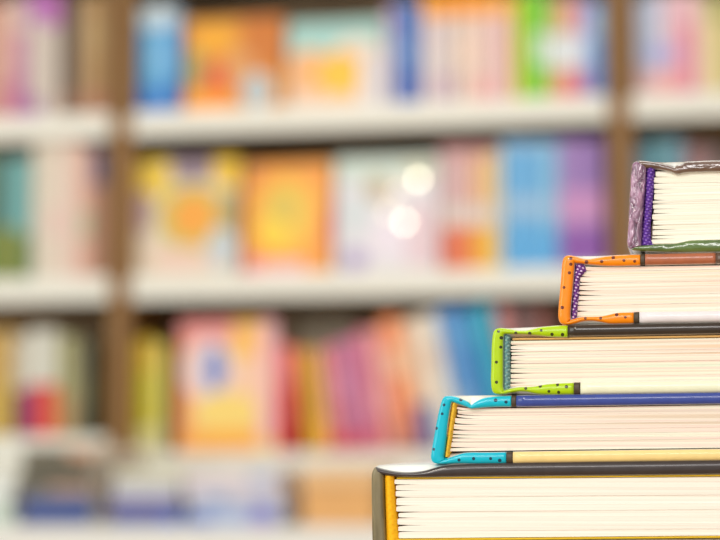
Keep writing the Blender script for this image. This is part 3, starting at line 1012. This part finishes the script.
# ---- second book from the bottom: turquoise spotted spine
b4 = NearBook(440, 463, 'book with a turquoise spotted spine and blue cover, second from the near stack bottom')
XE = 868
d4 = [(444, 404.9), (442.2, 413.8), (436.4, 428.3), (460.8, 399.6), (495.6, 400.2), (506, 402), (433.6, 449.3), (459, 460), (473.6, 458.6), (490.6, 458.6), (499.7, 460.4)]
M4 = dotted('turquoise_spotted', b4, (0, 186, 210), d4, 446, (20, 60, 84))
case(b4, [(511, 396.2, 407), (503, 396.4, 407), (494, 397, 407.2), (486, 398.0, 407.6), (479.5, 400.2, 408.2), (474, 403.4, 408.8), (471, 405.4, 409), (468, 402.6, 407.8), (461, 399.2, 405), (455, 396.9, 403)],
     [(448, 396.2, 452.4, 402.2), (443, 398.4, 451, 404), (439.8, 408, 450, 409), (437.2, 420, 448.2, 420), (434.4, 436, 446.4, 436), (432, 450, 444.6, 450), (431.2, 458, 443.6, 456.5), (433.6, 462.6, 444.2, 460)],
     [(440, 464, 461), (447, 463.8, 458.6), (455, 463.2, 455.6), (463, 463, 453), (472, 463.2, 452.2), (480, 463.2, 452.3), (492, 463, 452.2), (506, 462.8, 452)],
     (448, 396.2, 511, 395.6), (440, 464, 506, 462.8), 11, M4)
p = flat_pairs(511.4, 515.8, 396.0, 395.9, 11, 11, 2)
b4.strip('binding_strip', p, p, M_STRIP)
p = flat_pairs(516.2, XE, 395.8, 390.8, 11.2, 11.2, 8)
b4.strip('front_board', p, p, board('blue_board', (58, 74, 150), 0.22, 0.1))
p = flat_pairs(506.4, 512.4, 462.8, 462.7, -11, -11, 2)
b4.strip('binding_strip', p, p, M_STRIP)
p = flat_pairs(512.8, XE, 462.6, 458, -11, -11, 8)
b4.strip('back_board', p, p, board('cream_yellow_board', (244, 214, 142), 0.4, 0.04))
b4.headband([(451.4, 457, 402.6), (448.2, 453.4, 425), (444, 448.6, 457)], woven('ochre_headband', (236, 186, 54), (222, 166, 40), 480, 0.8), 9, amp=0.00015)
b4.pages('page_block', (457.0, 449.0), XE - 6, (408.6, 402.8), (451.6, 446.2), 10,
         paper_edges('cream_paper', [(226, 206, 184), (248, 238, 222), (246, 216, 204), (236, 236, 216), (248, 232, 214), (228, 210, 196)]), gap=1.4, curl=-2.2)

# ---- third book: lime spotted spine
b3 = NearBook(500, 394, 'book with a lime green spotted spine and dark cover, middle of the near stack')
XE = 926
d3 = [(498.5, 331.4), (501.2, 337.8), (500.7, 347.1), (496.4, 362.1), (496.5, 382.2), (515.8, 333.0), (529.7, 333.4), (541.2, 330.3), (552, 334.3), (562.5, 334.6),
      (525.7, 388.4), (540.1, 386), (557.5, 384.7), (566.5, 386.7), (548.9, 391.4), (558.6, 392.2)]
M3 = dotted('lime_spotted', b3, (178, 212, 0), d3, 500, (58, 62, 18))
case(b3, [(567.4, 325.8, 337.4), (558, 326.0, 337.2), (549, 326.6, 336.6), (540, 327.6, 335.6), (532, 329.6, 334.8), (525, 330.8, 334), (516, 330.6, 333.8), (508, 329, 333.8)],
     [(500, 328.2, 504.2, 334.2), (495, 330.2, 503.4, 336.4), (492.8, 336, 503.2, 338.5), (491.8, 350, 503, 350), (491.5, 368, 503, 368), (491.2, 380, 503, 380), (492, 389, 503, 387), (495, 393.2, 504, 390.2)],
     [(503, 394, 391), (511, 392.4, 388.6), (519, 391.2, 387.2), (527, 391.6, 387), (535, 393.2, 386.4), (544, 394, 384.4), (556, 394, 383.2), (573.6, 393.8, 382.4)],
     (500, 328.2, 567.4, 325.4), (503, 394, 573.6, 393.8), 11, M3)
p = flat_pairs(568, XE, 325.4, 319.2, 11, 11, 8)
b3.strip('front_board', p, p, board('dark_umber_board', (56, 44, 34), 0.2, 0.1))
p = flat_pairs(574, 580, 393.8, 393.7, -11.4, -11.4, 2)
b3.strip('binding_strip', p, p, M_STRIP)
p = flat_pairs(580.4, XE, 393.6, 389, -11.2, -11.2, 8)
b3.strip('back_board', p, p, board('pale_green_board', (236, 236, 206), 0.45, 0.03))
p = flat_pairs(512, XE - 6, 337.8, 331.8, 2.4, 2.4, 6)
b3.strip('endpaper', p, p, plain('tan_endpaper', (224, 178, 108), 0.7, 0.3, 0.05, 300), length=BOOK_LEN - 0.006, y0=0.0018)
b3.headband([(503.6, 509.8, 335.4), (503.4, 509.6, 360), (503.4, 509.8, 389.5)], woven('grey_teal_headband', (104, 146, 146), (150, 184, 176), 620, 0.55), 4)
b3.pages('page_block', (510.2, 510.2), XE - 6, (340.4, 334.6), (386.8, 378.2), 11,
         paper_edges('peach_paper', [(234, 206, 178), (248, 240, 226), (250, 220, 204), (232, 240, 216), (250, 236, 214), (236, 214, 194)]), gap=1.7)

# ---- fourth book: orange spotted spine
b2 = NearBook(570, 324, 'book with an orange spotted spine, second from the top of the near stack')
XE = 996
d2 = [(570.8, 264.2), (569.4, 272.8), (586.5, 261.8), (601.7, 261.4), (613.2, 257.6), (624, 260.3), (634.7, 261.3), (563.9, 287.4), (562.2, 307.5),
      (585.4, 318.2), (600.7, 318.2), (616.7, 314.7), (625.4, 317.2), (570.8, 258.4)]
M2 = dotted('orange_spotted', b2, (252, 142, 0), d2, 569, (110, 44, 12))
case(b2, [(640.2, 254.8, 265.4), (630, 255, 265.6), (618, 255.4, 266), (606, 256.6, 265.8), (597, 258, 265), (589, 259.2, 264.2), (582, 258.6, 263.4), (576, 256.8, 263)],
     [(570, 255.4, 574.8, 262.8), (565, 257, 574.6, 264.6), (562.8, 263, 574.4, 268), (561.6, 278, 573.6, 278), (560.2, 294, 572.2, 294), (559, 308, 570.8, 308), (558.8, 317, 570.4, 315.6), (561, 322.6, 570.4, 319.4)],
     [(567.6, 324.4, 321.2), (575, 323.2, 318.4), (583, 320.8, 316.8), (592, 320.4, 316.6), (601, 321.6, 316.2), (609, 323, 314.4), (618, 323, 312.4), (633.6, 322.6, 311.8)],
     (570, 255.2, 640.2, 254.2), (567.6, 324.4, 633.6, 322.6), 10.6, M2)
p = flat_pairs(640.6, 644.6, 254.4, 254.3, 10.8, 10.8, 2)
b2.strip('binding_strip', p, p, M_STRIP)
p = flat_pairs(645, 715.6, 254.2, 252.9, 10.8, 10.6, 5)
b2.strip('front_band', p, p, board('copper_brown_board', (176, 100, 66), 0.3, 0.1))
p = flat_pairs(716, XE, 252.9, 249, 10.6, 10.6, 5)
b2.strip('front_board', p, p, board('umber_board', (92, 66, 50), 0.3, 0.1))
p = flat_pairs(634, 639, 322.6, 322.4, -10.8, -10.8, 2)
b2.strip('binding_strip', p, p, M_STRIP)
p = flat_pairs(639.4, XE, 322.2, 317.6, -10.6, -10.6, 7)
b2.strip('back_board', p, p, board('white_board', (232, 224, 226), 0.45, 0.03))
b2.headband([(575.2, 584, 264.4), (575, 586.4, 270), (574.2, 579.6, 277), (572.8, 578.4, 295), (571.4, 576.2, 318.6)],
            woven('purple_white_headband', (108, 52, 132), (224, 196, 232), 640, 0.45), 3.2)
b2.pages('page_block', (581.6, 575.6), XE - 6, (266.4, 260.8), (316.2, 307.2), 10,
         paper_edges('warm_paper', [(236, 212, 184), (249, 240, 224), (252, 216, 196), (249, 242, 228), (238, 224, 208), (250, 232, 206)]), gap=1.7, curl=-1.0)

# ---- top book: mauve glossy spine, green bottom cover
b1 = NearBook(640, 252, 'top book of the near stack with a crinkled mauve spine and green bottom cover')
XE = 1060
b1.strip('spine', [(636.6, 161, 646.6, 167.5), (633.2, 164, 646.3, 170), (632, 172, 646, 174), (631, 186, 645.4, 186), (630.1, 202, 644.3, 202), (629.1, 220, 643, 220), (628.2, 236, 642, 236), (628, 244, 641.6, 242), (630, 248.6, 641.6, 245.4)],
         [(636.6, 161, 646.6, 167.5), (633.2, 164, 646.3, 170), (632, 172, 646, 174), (631, 186, 645.4, 186), (630.1, 202, 644.3, 202), (629.1, 220, 643, 220), (628.2, 236, 642, 236), (628, 244, 641.6, 242), (630, 248.6, 641.6, 245.4)],
         crumpled('mauve_wrapper', (88, 48, 78), (180, 132, 162), 0.12, (420, 60, 130), 0.8), crush=0.00003)
top1 = [(638, 160.4, 643, 167.2), (645, 160.8, 648, 168.2), (653, 162, 653, 168.2), (662, 163.6, 662, 169.4), (670, 165.4, 670, 171.4), (674.5, 167.2, 675.5, 173.6), (677, 165.6, 679, 174), (682, 164.2, 682, 173), (687, 162, 687, 172.2), (694, 161.6, 694, 171.8), (706, 161, 706, 171.6), (722, 160.6, 722, 171.4), (820, 158.4, 820, 169.6), (XE, 154, XE, 165)]
top1b = [(a, 160.6 - (a - 638) * 0.0155, c, d) for (a, b, c, d) in top1]
b1.strip('front_board', top1, top1b, paint_sheen(crumpled('brown_wrapper', (92, 66, 54), (116, 88, 74), 0.16, (80, 60, 110), 0.35)), crush=0.00002)
bot1 = [(631.5, 249.6, 637, 245.6), (640, 250.6, 641, 245.2), (650, 251, 651, 244.4), (660, 251.4, 661, 243.4), (672, 251.6, 673, 243), (682, 251.6, 683, 241.2), (690, 251.4, 690, 239.8), (704, 251.2, 704, 239.2), (722, 251, 722, 238.8), (820, 249.4, 820, 237), (XE, 246, XE, 233.6)]
b1.strip('back_board', bot1, bot1, paint_sheen(crumpled('green_wrapper', (72, 94, 38), (98, 122, 56), 0.18, (70, 60, 100), 0.3)), crush=0.00002)
b1.headband([(646.8, 654.8, 167.6), (645.4, 653, 195), (643, 650.4, 225), (641.8, 650.6, 238), (641.6, 653.4, 244.6)], woven('violet_headband', (92, 50, 150), (150, 112, 196), 700, 0.5), 3)
b1.pages('page_block', (654.8, 651.6), XE - 6, (170.4, 164.6), (243.4, 234.0), 14,
         paper_edges('ivory_paper', [(240, 230, 208), (250, 245, 230), (246, 238, 218), (250, 247, 236), (238, 232, 214)]), gap=1.5)
